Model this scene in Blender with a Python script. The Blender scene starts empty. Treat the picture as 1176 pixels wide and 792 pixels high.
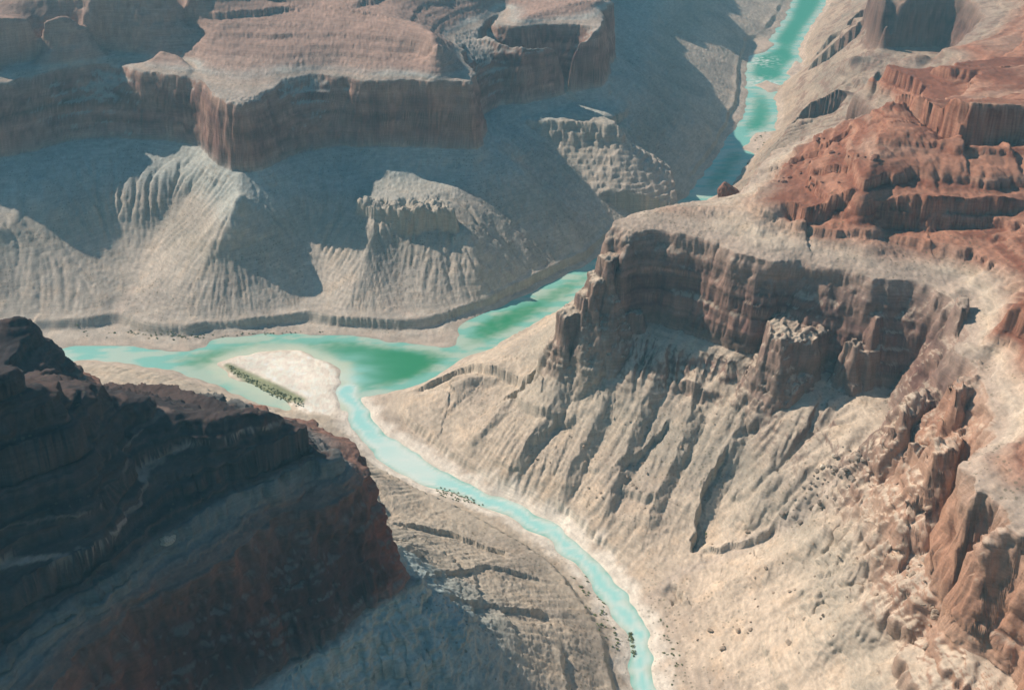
import bpy, math, random
import numpy as np

Q = 1.0                      # mesh density factor
rng = np.random.default_rng(7)
random.seed(7)
scene = bpy.context.scene
coll = scene.collection

# ------------------------------------------------------------------ camera
CAM_H, PITCH, HFOV = 900.0, 30.0, 50.0
cp, sp = math.cos(math.radians(PITCH)), math.sin(math.radians(PITCH))
FPX = 588.0 / math.tan(math.radians(HFOV / 2))
cam_d = bpy.data.cameras.new("camera")
cam = bpy.data.objects.new("camera", cam_d)
coll.objects.link(cam)
cam.location = (0, 0, CAM_H)
cam.rotation_euler = (math.radians(90 - PITCH), 0, 0)
cam_d.sensor_width = 36
cam_d.lens = 18 / math.tan(math.radians(HFOV / 2))
cam_d.clip_start = 1
cam_d.clip_end = 60000
scene.camera = cam

def unproj(u, v, z):
    """survey a point of the photograph that lies at elevation z"""
    X = (u - 588.0) / FPX
    Y = -(v - 396.0) / FPX
    dz = Y * cp - sp
    dy = Y * sp + cp
    t = (CAM_H - z) / (-dz)
    return (X * t, dy * t, z)

# ------------------------------------------------------------------ noise
_ang = rng.random((512, 512)) * 2 * math.pi
_GX, _GY = np.cos(_ang).astype(np.float32), np.sin(_ang).astype(np.float32)
def perlin(x, y, s=0):
    x = x + s * 37.17; y = y + s * 91.73
    xi = np.floor(x).astype(np.int64); yi = np.floor(y).astype(np.int64)
    fx = (x - xi).astype(np.float32); fy = (y - yi).astype(np.float32)
    u = fx * fx * fx * (fx * (fx * 6 - 15) + 10); v = fy * fy * fy * (fy * (fy * 6 - 15) + 10)
    x0 = xi & 511; x1 = (xi + 1) & 511; y0 = yi & 511; y1 = (yi + 1) & 511
    a = _GX[y0, x0] * fx + _GY[y0, x0] * fy
    b = _GX[y0, x1] * (fx - 1) + _GY[y0, x1] * fy
    c = _GX[y1, x0] * fx + _GY[y1, x0] * (fy - 1)
    d = _GX[y1, x1] * (fx - 1) + _GY[y1, x1] * (fy - 1)
    ab = a + u * (b - a); cd = c + u * (d - c)
    return (ab + v * (cd - ab)) * 1.5
def fbm(x, y, s=0, o=4, g=.5):
    r = 0; a = 1.0
    for k in range(o):
        r = r + a * perlin(x * 2 ** k, y * 2 ** k, s + k); a *= g
    return r
_T3 = rng.random((64, 64, 64)).astype(np.float32) * 2 - 1
def vnoise3(x, y, z, s=0):
    x = x + s * 17.3; y = y + s * 5.9; z = z + s * 11.1
    xi = np.floor(x).astype(np.int64); yi = np.floor(y).astype(np.int64); zi = np.floor(z).astype(np.int64)
    f = [(q - i).astype(np.float32) for q, i in ((x, xi), (y, yi), (z, zi))]
    f = [q * q * (3 - 2 * q) for q in f]
    x0, x1, y0, y1, z0, z1 = xi & 63, (xi + 1) & 63, yi & 63, (yi + 1) & 63, zi & 63, (zi + 1) & 63
    def pl(zz):
        a = _T3[zz, y0, x0]; b = _T3[zz, y0, x1]; c = _T3[zz, y1, x0]; d = _T3[zz, y1, x1]
        ab = a + f[0] * (b - a); cd = c + f[0] * (d - c)
        return ab + f[1] * (cd - ab)
    p, q = pl(z0), pl(z1)
    return p + f[2] * (q - p)
def sst(a, b, x):
    t = np.clip((x - a) / (b - a), 0, 1); return t * t * (3 - 2 * t)
def blur(a, sig):
    """gaussian blur by FFT with edge padding (sig in cells)"""
    p = int(sig * 3) + 1
    b = np.pad(a, p, mode='edge')
    ky = np.fft.fftfreq(b.shape[0])[:, None]; kx = np.fft.rfftfreq(b.shape[1])[None, :]
    g = np.exp(-2 * math.pi ** 2 * sig ** 2 * (kx ** 2 + ky ** 2))
    r = np.fft.irfft2(np.fft.rfft2(b) * g, s=b.shape)
    return r[p:-p, p:-p]
def inside(px, py, poly):
    r = np.zeros(px.shape, bool)
    n = len(poly)
    for i in range(n):
        x0, y0 = poly[i][:2]; x1, y1 = poly[(i + 1) % n][:2]
        if y0 == y1: continue
        c = (y0 > py) != (y1 > py)
        r ^= c & (px < (x1 - x0) * (py - y0) / (y1 - y0) + x0)
    return r
def seg_dist(px, py, line, hw):
    """signed distance to a ribbon of varying half width (negative inside)"""
    d = np.full(px.shape, 1e9)
    for i in range(len(line) - 1):
        x0, y0 = line[i][:2]; x1, y1 = line[i + 1][:2]
        dx, dy = x1 - x0, y1 - y0
        t = np.clip(((px - x0) * dx + (py - y0) * dy) / (dx * dx + dy * dy), 0, 1)
        w = hw[i] + t * (hw[i + 1] - hw[i])
        d = np.minimum(d, np.hypot(px - x0 - t * dx, py - y0 - t * dy) - w)
    return d

# ------------------------------------------------------------------ survey
def P(*pts):                      # points given on the photograph with their elevation
    return [unproj(*p) for p in pts]
def PZ(z, *pts):
    return [unproj(p[0], p[1], z) for p in pts]

far_bank = [(-2600, 1250), (-1600, 1420), (-1000, 1560)] + PZ(0, (60, 402), (100, 399), (140, 398), (190, 404), (220, 405),
    (237, 399), (250, 390), (290, 386), (340, 385), (400, 387), (440, 393), (485, 397), (515, 402), (530, 396), (528, 380), (545, 366),
    (600, 342), (640, 322), (683, 300), (706, 278), (745, 250), (788, 228), (800, 212), (818, 190), (838, 158), (856, 132), (860, 110),
    (858, 85), (862, 66), (885, 45), (902, 22), (912, 0), (925, -25)) + [(1150, 4800), (1350, 5400), (1300, 6300), (1500, 8400)]
near_bank = [(-2600, 1120), (-1600, 1290), (-1000, 1430)] + PZ(0, (60, 416), (105, 411), (150, 416), (205, 426), (232, 434), (262, 447),
    (300, 460), (325, 470), (360, 476), (392, 470), (412, 455), (440, 451), (480, 442), (500, 432), (522, 415), (560, 399), (610, 372),
    (642, 354), (672, 333), (700, 312), (745, 284), (785, 255), (812, 229), (838, 215), (850, 195), (868, 172), (888, 150), (892, 122),
    (886, 112), (905, 88), (920, 72), (915, 58), (928, 35), (945, 8), (955, -20)) + [(1330, 4700), (1500, 5350), (1450, 6300), (1650, 8400)]
colorado = far_bank + near_bank[::-1]
island = PZ(0, (248, 418), (270, 408), (310, 401), (345, 403), (375, 412), (392, 425), (396, 442), (392, 462), (385, 480), (345, 480),
    (322, 460), (285, 442), (258, 431))
BARS = [PZ(0, (850, 170), (868, 152), (885, 150), (884, 165), (866, 178)), PZ(0, (858, 50), (880, 45), (891, 52), (880, 60), (862, 64)),
    PZ(0, (902, 82), (914, 68), (926, 80), (908, 92)), PZ(0, (866, 98), (880, 91), (897, 99), (886, 108)), PZ(0, (836, 136), (848, 132), (852, 139), (842, 144)),
    PZ(0, (612, 344), (622, 340), (626, 343), (616, 347))]
lcr = PZ(0, (399, 445), (402, 460), (412, 480), (430, 503), (460, 527), (500, 549), (545, 567), (590, 586), (632, 611), (665, 637),
    (692, 664), (712, 694), (728, 725), (738, 755), (741, 795)) + [(150, 760), (185, 660), (260, 560), (330, 400), (300, 200), (350, 0), (330, -300), (400, -1200)]
lcr_hw = [13, 10, 11, 15, 20, 16, 11.5, 10.5, 10, 9.5, 9, 9, 8.5, 8.5, 9, 9.5, 13, 14, 14, 14, 14, 14, 14]

ZB, ZT, DE = 178.0, 300.0, 11.0          # foot and top of the great cliff; its width on the slope scale
def z2e(z):
    z = np.asarray(z, float)
    return np.where(z <= ZB, z, np.where(z <= ZT, ZB + (z - ZB) / (ZT - ZB) * DE, ZB + DE + (z - ZT)))

lines = []
# --- great cliff line (given along its top edge)
lines += [
 # far mesa
 [(-3000, 2300, 299), (-2000, 2150, 299), (-1400, 2050, 299)] + PZ(299, (-60, 112), (0, 98), (60, 82), (110, 74), (160, 72), (205, 72), (226, 82),
   (242, 108), (262, 120), (288, 121), (306, 110), (320, 92), (360, 86), (420, 92), (480, 94), (520, 95), (545, 97), (548, 85), (532, 66), (520, 52), (522, 40))
   + PZ(299, (545, 32), (575, 45), (600, 50), (650, 42), (690, 34), (690, 33), (694, 10), (696, -30)) + [(240, 3600, 299), (650, 4500, 299), (900, 5400, 299), (850, 6400, 299), (1000, 8400, 299)],
 # mesa between the rivers
 PZ(299, (835, 224), (812, 232), (775, 237), (738, 242), (712, 254), (699, 266), (697, 278), (706, 281), (730, 273), (765, 268), (800, 274), (828, 283), (842, 294),
   (862, 296), (885, 298), (920, 300), (958, 310), (1000, 318), (1020, 320), (1052, 322), (1090, 327), (1112, 346), (1124, 385), (1132, 410), (1142, 440),
   (1150, 475), (1140, 500), (1112, 528), (1096, 548), (1098, 578), (1120, 604), (1150, 612), (1182, 628), (1225, 662), (1270, 760)) + [(540, 470, 299), (640, 250, 299), (650, 0, 299), (620, -300, 299), (700, -1200, 299)],
 PZ(299, (835, 224), (862, 204), (900, 172), (940, 152), (985, 140), (1003, 128), (1002, 108)) + [(730, 2020, 299), (880, 2220, 299), (1010, 2420, 299), (1090, 2600, 299), (1110, 2720, 299), (1060, 2745, 299), (985, 2740, 299), (918, 2738, 299), (905, 2790, 299), (960, 3000, 299), (1180, 3400, 299), (1500, 4100, 299), (1700, 5000, 299), (1800, 6500, 299), (2000, 8400, 299)],
 # foreground mesa
 [(-480, 250, 299), (-400, 400, 299)] + PZ(299, (60, 792), (100, 745), (160, 697), (230, 655), (300, 608), (355, 562), (392, 536), (411, 527)) +
   [(-150, 852, 299), (-185, 890, 299), (-250, 915, 299), (-330, 925, 299), (-400, 945, 299), (-470, 1010, 299), (-560, 1020, 299), (-800, 950, 299), (-1500, 850, 299), (-3000, 700, 299)],
 [(-480, 250, 299), (-330, 100, 299), (-250, -100, 299), (-280, -1200, 299)],
]
# --- slopes, spurs, gullies and ledges
lines += [
 # far mesa talus
 P((274, 214, 178), (262, 250, 140), (246, 300, 80), (240, 345, 36), (235, 378, 7)),
 P((214, 226, 116), (192, 255, 80), (168, 300, 44), (150, 335, 20), (140, 352, 14), (130, 380, 3)),
 P((0, 262, 115), (30, 265, 100), (62, 292, 70), (100, 325, 42), (122, 346, 26)),
 P((-60, 380, 8), (20, 372, 12), (75, 374, 7)),
 P((120, 240, 108), (140, 270, 72), (138, 310, 34)),
 P((150, 205, 140), (205, 205, 140)),
 P((40, 205, 158), (60, 250, 112)),
 P((424, 206, 137), (470, 206, 135), (515, 209, 133)),
 P((330, 200, 165), (345, 255, 98), (368, 310, 42), (362, 345, 16), (352, 376, 6)),
 P((412, 228, 132), (440, 236, 128), (470, 236, 128), (500, 232, 130), (522, 236, 126)),
 P((430, 250, 118), (415, 310, 62), (392, 365, 14)),
 P((535, 258, 108), (545, 305, 62), (560, 338, 22)),
 P((455, 255, 108), (460, 325, 40), (498, 378, 6)),
 P((566, 165, 172), (610, 205, 125), (650, 255, 62), (678, 296, 8)),
 P((580, 165, 160), (602, 190, 118), (640, 212, 86), (684, 238, 45), (716, 262, 6)),
 P((592, 120, 152), (620, 108, 158), (655, 116, 156), (705, 130, 150)),
 P((640, 165, 112), (700, 170, 98), (745, 195, 52), (786, 222, 6)),
 P((720, 90, 160), (770, 115, 100), (815, 150, 36)),
 # far plateau
 P((310, 3, 372), (380, 8, 372), (440, 16, 372), (475, 22, 372), (498, 42, 372)),
 P((205, 25, 350), (250, 40, 345), (300, 50, 338), (400, 50, 338), (500, 70, 322)),
 P((0, 80, 306), (60, 66, 308), (120, 58, 310), (165, 60, 312)),
 P((-80, 25, 395), (0, 20, 395), (60, 12, 400), (120, 6, 395), (160, 8, 378)),
 P((178, 55, 330), (205, 62, 322), (230, 80, 308)),
 [(-1500, 2350, 430), (-1000, 2300, 430), (-820, 2230, 430), (-640, 2260, 415), (-420, 2420, 410), (-250, 2550, 400), (-120, 2600, 380), (-20, 2700, 330)],
 [(-1500, 2900, 470), (-800, 2900, 470), (-300, 3100, 460), (0, 3300, 440), (250, 3500, 420), (500, 4600, 430)],
 [(-60, 2380, 262), (-20, 2600, 290)],
 P((600, 20, 315), (650, 5, 325), (700, -5, 320)),
 # peninsula between the rivers
 P((726, 245, 305), (760, 240, 312), (800, 236, 316), (840, 240, 318), (880, 255, 318), (920, 275, 312)),
 P((420, 456, 5), (480, 446, 14), (510, 434, 40), (545, 424, 66), (590, 420, 82), (630, 412, 95), (648, 380, 140)),
 P((545, 440, 44), (590, 436, 58), (628, 428, 72), (640, 410, 100)),
 P((645, 372, 160), (668, 372, 166), (700, 376, 170)),
 P((640, 400, 150), (700, 402, 150)),
 P((720, 380, 176), (700, 420, 132), (660, 480, 82), (610, 540, 30), (585, 568, 6)),
 P((770, 400, 170), (740, 450, 118), (690, 520, 60), (640, 590, 8)),
 P((800, 405, 172), (770, 470, 112), (720, 545, 58), (680, 625, 8)),
 P((845, 405, 182), (850, 470, 128), (810, 545, 78), (760, 620, 34), (735, 650, 12)),
 P((905, 480, 150), (855, 530, 92), (815, 575, 62), (795, 635, 30), (770, 655, 18)),
 P((905, 400, 200), (925, 440, 172), (930, 490, 150), (900, 560, 108), (860, 612, 62)),
 P((988, 492, 174), (950, 548, 128), (905, 602, 82), (835, 632, 46), (780, 658, 20), (745, 690, 4)),
 P((1062, 640, 178), (1000, 672, 118), (920, 705, 66), (840, 735, 26), (790, 760, 6)),
 P((1090, 700, 178), (1040, 740, 116), (980, 770, 78), (900, 800, 40), (840, 820, 10)),
 P((1000, 560, 155), (1060, 575, 172)),
 P((990, 485, 174), (1020, 464, 176), (1048, 458, 184)),
 P((1002, 452, 176), (1040, 446, 177), (1072, 442, 184)),
 P((1058, 440, 235), (1046, 462, 222), (1052, 500, 215), (1072, 536, 225)),
 # red upper ledges
 P((860, 210, 312), (900, 225, 338), (945, 228, 346), (990, 222, 366), (1010, 190, 388), (1035, 105, 424)),
 P((1035, 100, 424), (1060, 106, 424), (1090, 128, 426), (1130, 134, 428), (1176, 130, 430), (1300, 130, 440)),
 P((1000, 238, 345), (1060, 240, 347), (1120, 240, 348), (1176, 236, 352), (1260, 240, 356)),
 P((1010, 262, 322), (1080, 318, 304), (1130, 322, 306)),
 P((1085, 345, 304), (1120, 318, 318), (1176, 270, 338)),
 P((1130, 380, 330), (1176, 345, 372), (1240, 320, 400)),
 P((1140, 405, 306), (1176, 395, 330)),
 P((1110, 545, 306), (1176, 510, 326), (1260, 500, 350)),
 P((1000, 75, 355), (1100, 80, 378), (1176, 78, 385), (1300, 70, 400)),
 [(780, 2150, 318), (900, 2150, 335), (1100, 2250, 350), (1300, 2500, 350)],
 [(1500, 2900, 420), (1500, 3600, 420), (2000, 4200, 440)],
 [(900, 1250, 420), (900, 900, 420), (800, 500, 400), (900, 100, 420), (1000, -1000, 420)],
 # river side of the peninsula
 P((880, 200, 100), (905, 150, 120), (940, 115, 150), (975, 100, 176)),
 P((985, 60, 176), (950, 85, 110), (925, 95, 50)),
 P((950, 40, 100), (1000, 56, 168), (1040, 55, 176), (1078, 54, 178), (1110, 70, 200)),
 P((720, 262, 120), (760, 242, 140), (810, 232, 130)),
 # foreground mesa
 P((-120, 420, 500), (0, 428, 490), (60, 440, 468), (110, 447, 430), (160, 460, 405), (230, 474, 390), (300, 457, 397), (350, 482, 372), (385, 502, 335)),
 P((165, 452, 338), (200, 455, 335), (250, 452, 335)),
 P((0, 352, 402), (35, 352, 402), (72, 385, 362), (103, 428, 312)),
 P((-60, 690, 366), (0, 668, 365), (60, 650, 360), (110, 628, 354), (138, 598, 352), (142, 572, 355), (165, 545, 362), (205, 523, 367), (260, 505, 372)),
 [(-900, 600, 500), (-700, 300, 500), (-600, 0, 450), (-700, -800, 450)],
 P((440, 590, 240), (456, 625, 212), (478, 668, 180)),
 P((484, 662, 178), (440, 700, 178), (390, 735, 178), (330, 772, 178)),
 P((476, 668, 176), (520, 700, 136), (570, 720, 98), (640, 745, 48), (700, 770, 10)),
 P((330, 775, 172), (420, 800, 120), (520, 830, 70)),
 P((430, 548, 30), (480, 590, 36), (540, 625, 32), (600, 640, 20)),
 P((470, 640, 120), (540, 665, 70), (610, 680, 34)),
 P((120, 420, 12), (200, 440, 20), (260, 455, 14), (330, 475, 6), (385, 492, 6)),
 [(-350, 1180, 60), (-230, 1120, 60), (-150, 1050, 45)],
]

def jit(x, y):
    return (x + 7 * perlin(x / 46, y / 46, 201) + 3.5 * perlin(x / 17, y / 17, 203), y + 7 * perlin(x / 46, y / 46, 202) + 3.5 * perlin(x / 17, y / 17, 204))
def lcr_dist(x, y):
    a, b = jit(x, y)
    return seg_dist(a, b, lcr, lcr_hw) + 1.5 * perlin(x / 30, y / 30, 205)
def dens(line, step=2.5):
    out = []
    for a, b in zip(line[:-1], line[1:]):
        n = max(2, int(math.dist(a[:2], b[:2]) / step))
        t = np.linspace(0, 1, n, endpoint=False)[:, None]
        out.append(np.array(a[:3]) + t * (np.array(b[:3]) - np.array(a[:3])))
    return np.concatenate(out)

class Grid:
    def __init__(s, x0, y0, x1, y1, h):
        s.x0, s.y0, s.h = x0, y0, h
        s.nx = int((x1 - x0) / h); s.ny = int((y1 - y0) / h)
        s.X, s.Y = np.meshgrid(x0 + h * np.arange(s.nx), y0 + h * np.arange(s.ny))
    def samp(s, a, x, y, cubic=False):
        gx = np.clip((x - s.x0) / s.h, 1, s.nx - 2.001); gy = np.clip((y - s.y0) / s.h, 1, s.ny - 2.001)
        ix = gx.astype(np.int64); iy = gy.astype(np.int64)
        fx = gx - ix; fy = gy - iy
        if not cubic:
            return (a[iy, ix] * (1 - fx) + a[iy, ix + 1] * fx) * (1 - fy) + (a[iy + 1, ix] * (1 - fx) + a[iy + 1, ix + 1] * fx) * fy
        ix = np.clip(ix, 1, s.nx - 3); iy = np.clip(iy, 1, s.ny - 3)
        def w(f):
            return (((-f + 2) * f - 1) * f / 2, ((3 * f - 5) * f * f + 2) / 2, ((-3 * f + 4) * f + 1) * f / 2, (f - 1) * f * f / 2)
        wx, wy = w(fx), w(fy)
        r = 0
        for j in range(4):
            q = 0
            for i in range(4):
                q = q + wx[i] * a[iy + j - 1, ix + i - 1]
            r = r + wy[j] * q
        return r

# ---- smooth base field by relaxation between the surveyed lines
def solve(x0, y0, x1, y1, hs, fixed_border):
    prev = None
    for h, it in hs:
        g = Grid(x0, y0, x1, y1, h)
        val = np.zeros((g.ny, g.nx)); cnt = np.zeros((g.ny, g.nx))
        for l in lines:
            d = dens(l)
            ix = np.round((d[:, 0] - x0) / h).astype(int); iy = np.round((d[:, 1] - y0) / h).astype(int)
            ok = (ix >= 0) & (iy >= 0) & (ix < g.nx) & (iy < g.ny)
            np.add.at(val, (iy[ok], ix[ok]), z2e(d[ok, 2])); np.add.at(cnt, (iy[ok], ix[ok]), 1)
        fix = cnt > 0
        val = np.where(fix, val / np.maximum(cnt, 1), 0)
        jx, jy = jit(g.X, g.Y)
        riv = inside(jx, jy, colorado)
        isl = inside(jx, jy, island)
        for b_ in BARS: isl |= inside(jx, jy, b_)
        dl = lcr_dist(g.X, g.Y)
        wat = (riv & ~isl) | (dl < 0)
        if h <= 12:
            nbr = wat.copy()
            for _ in range(1 if h > 6 else 2):
                n_ = nbr.copy(); n_[1:] |= nbr[:-1]; n_[:-1] |= nbr[1:]; n_[:, 1:] |= nbr[:, :-1]; n_[:, :-1] |= nbr[:, 1:]; nbr = n_
            shore = nbr & ~wat
            val[shore] = np.where(fix[shore], np.minimum(val[shore], 2.2), 1.4); fix |= shore
        val[isl & ~(dl < 0)] = 2.5; fix |= isl
        val[wat] = -5; fix |= wat
        bd = np.zeros_like(fix); bd[0] = bd[-1] = True; bd[:, 0] = bd[:, -1] = True
        bd &= ~fix
        val[bd] = fixed_border; fix |= bd
        if prev is None:
            e = np.where(fix, val, 200.0)
        else:
            e = np.where(fix, val, prev[0].samp(prev[1], g.X, g.Y))
        free = ~fix
        for k in range(it):
            a = np.empty_like(e)
            a[1:-1, 1:-1] = (e[:-2, 1:-1] + e[2:, 1:-1] + e[1:-1, :-2] + e[1:-1, 2:]) * .25
            a[0] = e[0]; a[-1] = e[-1]; a[:, 0] = e[:, 0]; a[:, -1] = e[:, -1]
            e = np.where(free, e + 1.0 * (a - e), val)
        prev = (g, e)
    return prev[0], prev[1], wat

G0, E0, W0 = solve(-3000, -1200, 3600, 8400, ((96, 1500), (48, 600), (24, 300), (12, 160), (6, 80)), 420.0)
E0 = blur(E0, .9)
WS = blur(W0.astype(float), 2.2)                 # water mask, softened: .5 on the bank
WSS = blur(W0.astype(float), 5.0)

MASKS = dict(
  muav=P((470, 235, 135), (640, 115, 155), (690, 125, 150), (440, 232, 135), (520, 235, 135), (600, 125, 152)))
def gauss(x, y, p, r):
    return np.exp(-((x - p[0]) ** 2 + (y - p[1]) ** 2) / (2 * r * r))

# ---- gullies: noise drawn out along the fall line
def gullied(g, e, scale_list):
    h = g.h
    eb = blur(e, 18 / h)
    gy, gx = np.gradient(eb, h)
    n = np.hypot(gx, gy) + 1e-6
    gx /= n; gy /= n
    outs = []
    st = 1.5
    for wl, half, s in scale_list:
        nz = perlin(g.X / wl, g.Y / wl, s)
        K = int(half / (st * h))
        acc = nz.copy(); ws = 1.0
        for sg in (1, -1):
            px = np.broadcast_to(np.arange(g.nx, dtype=float), nz.shape).copy()
            py = np.broadcast_to(np.arange(g.ny, dtype=float)[:, None], nz.shape).copy()
            for k in range(1, K + 1):
                ix = np.clip(np.round(px).astype(np.int32), 0, g.nx - 1); iy = np.clip(np.round(py).astype(np.int32), 0, g.ny - 1)
                px += sg * st * gx[iy, ix]; py += sg * st * gy[iy, ix]
                ix = np.clip(np.round(px).astype(np.int32), 0, g.nx - 1); iy = np.clip(np.round(py).astype(np.int32), 0, g.ny - 1)
                w = math.cos(.5 * math.pi * k / (K + 1))
                acc += w * nz[iy, ix]
                if sg == 1: ws += 2 * w * w
        outs.append(acc / acc.std())
    return outs, n

def shape(g, e):
    """domain warp for buttresses and alcoves, then spurs and gullies"""
    k = sst(15, 130, e)
    B = .45 + .55 * sst(180, 260, g.X) * sst(2200, 1800, g.Y + 0 * g.X) if False else .40 + .6 * sst(190, 280, g.X) * (1 - sst(1900, 2300, g.Y)) + .25 * (g.X < 0) * (g.Y < 1000)
    wx = (13 * perlin(g.X / 110, g.Y / 110, 11) + B * (9 * perlin(g.X / 42, g.Y / 42, 12) + 3 * perlin(g.X / 17, g.Y / 17, 13)))
    wy = (13 * perlin(g.X / 110, g.Y / 110, 21) + B * (9 * perlin(g.X / 42, g.Y / 42, 22) + 3 * perlin(g.X / 17, g.Y / 17, 23)))
    ew = G0.samp(E0, g.X + k * wx, g.Y + k * wy, cubic=True)
    (l1, l2, l3), slope = gullied(g, ew, ((125, 300, 1), (40, 170, 2), (12, 80, 3)))
    fl = 1 - .75 * gauss(g.X, g.Y, unproj(940, 710, 80), 130) - .5 * gauss(g.X, g.Y, unproj(470, 415, 30), 90)
    a = sst(4, 45, ew) * (1 - .9 * sst(135, 180, ew) * (1 - sst(205, 240, ew))) * sst(.05, .35, slope) * fl
    up = sst(190, 215, ew)
    m1 = .35 + .9 * sst(-.35, .45, perlin(g.X / 260, g.Y / 260, 15))
    m2 = .08 + 1.3 * sst(-.1, .5, perlin(g.X / 170, g.Y / 170, 16))
    m3 = .2 + 1.0 * sst(-.25, .45, perlin(g.X / 120, g.Y / 120, 17))
    tri = lambda q: .5 * np.arcsin(np.sin(q)) 
    g1 = 1.25 * tri(1.15 * l1)
    g2 = tri(1.7 * l2)
    g3 = tri(1.8 * l3)
    r = ew + a * (8.0 * g1 * m1 * (1 - .45 * (g.Y > 1450)) + 1.5 * g2 * m2 + .55 * g3 * m3) * (1 - up * np.where(g.Y > 1900, .95, .75))
    # keep the water line where it was surveyed
    return np.where(ew < 3, np.minimum(r, ew + .5), r)


G1 = Grid(-1100, 330, 1300, 3000, 3.0 / Q ** .5)
E1 = shape(G1, G0.samp(E0, G1.X, G1.Y))

# ---- droplets cut channels into the fine grid
def erode(g, e, batches=6, n=60000, steps=70):
    ny, nx = e.shape
    e = e.copy(); flat = e.ravel()
    for b in range(batches):
        px = rng.random(n) * (nx - 4) + 2; py = rng.random(n) * (ny - 4) + 2
        dx = np.zeros(n); dy = np.zeros(n); sed = np.zeros(n); spd = np.ones(n)
        for s in range(steps):
            ix = px.astype(np.int64); iy = py.astype(np.int64); fx = px - ix; fy = py - iy
            i0 = iy * nx + ix
            h00 = flat[i0]; h10 = flat[i0 + 1]; h01 = flat[i0 + nx]; h11 = flat[i0 + nx + 1]
            gx = (h10 - h00) * (1 - fy) + (h11 - h01) * fy
            gy = (h01 - h00) * (1 - fx) + (h11 - h10) * fx
            hh = h00 * (1 - fx) * (1 - fy) + h10 * fx * (1 - fy) + h01 * (1 - fx) * fy + h11 * fx * fy
            dx = dx * .35 - gx * .65; dy = dy * .35 - gy * .65
            l = np.hypot(dx, dy) + 1e-9
            dx /= l; dy /= l
            qx = np.clip(px + dx, 2, nx - 3); qy = np.clip(py + dy, 2, ny - 3)
            jx = qx.astype(np.int64); jy = qy.astype(np.int64); ux = qx - jx; uy = qy - jy
            j0 = jy * nx + jx
            h2 = flat[j0] * (1 - ux) * (1 - uy) + flat[j0 + 1] * ux * (1 - uy) + flat[j0 + nx] * (1 - ux) * uy + flat[j0 + nx + 1] * ux * uy
            dh = h2 - hh
            capa = np.maximum(-dh, .02) * spd * .6
            live = hh > 2
            amt = np.where(dh > 0, -np.minimum(dh, sed), np.where(sed > capa, -(sed - capa) * .25, np.minimum((capa - sed) * .12, np.maximum(-dh, 0))))
            amt = np.where(live, amt, 0)
            sed = sed + amt
            for o, w in ((0, (1 - fx) * (1 - fy)), (1, fx * (1 - fy)), (nx, (1 - fx) * fy), (nx + 1, fx * fy)):
                flat -= np.bincount(i0 + o, weights=amt * w, minlength=nx * ny)
            spd = np.clip(spd * .95 + np.maximum(-dh, 0) * .3, .2, 3)
            px, py = qx, qy
    return e

_pre = E1
E1 = erode(G1, E1)
_k = np.maximum(.35, sst(150, 175, _pre) * np.maximum((1 - sst(200, 225, _pre)) * .85, 1.0 * (G1.Y > 1900)))
E1 = E1 * (1 - _k) + _pre * _k

E1 = E1 * .7 + blur(E1, .8) * .3
G2 = Grid(-3000, -1200, 3600, 8400, 9.0)
E2 = shape(G2, E0 if False else G0.samp(E0, G2.X, G2.Y))


def efield(x, y):
    w = sst(0, 120, np.minimum(np.minimum(x - G1.x0, G1.x0 + G1.h * G1.nx - x), np.minimum(y - G1.y0, G1.y0 + G1.h * G1.ny - y)))
    a = G2.samp(E2, x, y, cubic=True)
    m = w > 0
    r = a.copy()
    r[m] = a[m] * (1 - w[m]) + G1.samp(E1, x[m], y[m], cubic=True) * w[m]
    return r

def scarp(x, y, line, h, W):
    best = np.full(x.shape, 1e9); side = np.zeros(x.shape); fade = np.ones(x.shape)
    n = len(line) - 1
    for i in range(n):
        x0, y0 = line[i][:2]; x1, y1 = line[i + 1][:2]
        dx, dy = x1 - x0, y1 - y0
        L = math.hypot(dx, dy)
        tr = ((x - x0) * dx + (y - y0) * dy) / (L * L)
        t = np.clip(tr, 0, 1)
        d = np.hypot(x - x0 - t * dx, y - y0 - t * dy)
        b = d < best
        best = np.where(b, d, best)
        side = np.where(b, np.sign((x - x0) * dy - (y - y0) * dx), side)      # positive on the right hand of the line
        f = np.minimum((i + t) / n, 1 - (i + t) / n) * 2
        over = np.abs(tr - t) * L
        fade = np.where(b, sst(0, .35, f) * np.exp(-over / 8), fade)
    sd = best * side
    return h * fade * np.where(sd > 0, -sst(-.5, 3, sd) * np.exp(-best / W), .25 * np.exp(-best / (W * .5)))
def rib(x, y, line, h, wl, wr):
    best = np.full(x.shape, 1e9); side = np.zeros(x.shape); al = np.zeros(x.shape)
    n = len(line) - 1
    for i in range(n):
        x0, y0 = line[i][:2]; x1, y1 = line[i + 1][:2]
        dx, dy = x1 - x0, y1 - y0
        tr = ((x - x0) * dx + (y - y0) * dy) / (dx * dx + dy * dy)
        t = np.clip(tr, 0, 1)
        d = np.hypot(x - x0 - t * dx, y - y0 - t * dy)
        b = d < best
        best = np.where(b, d, best); side = np.where(b, (x - x0) * dy - (y - y0) * dx, side); al = np.where(b, (i + t) / n, al)
    f = sst(0, .3, al) * sst(0, .25, 1 - al)
    return .78 * h * f * np.clip(1 - best / np.where(side > 0, wl, wr), 0, 1)
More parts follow.
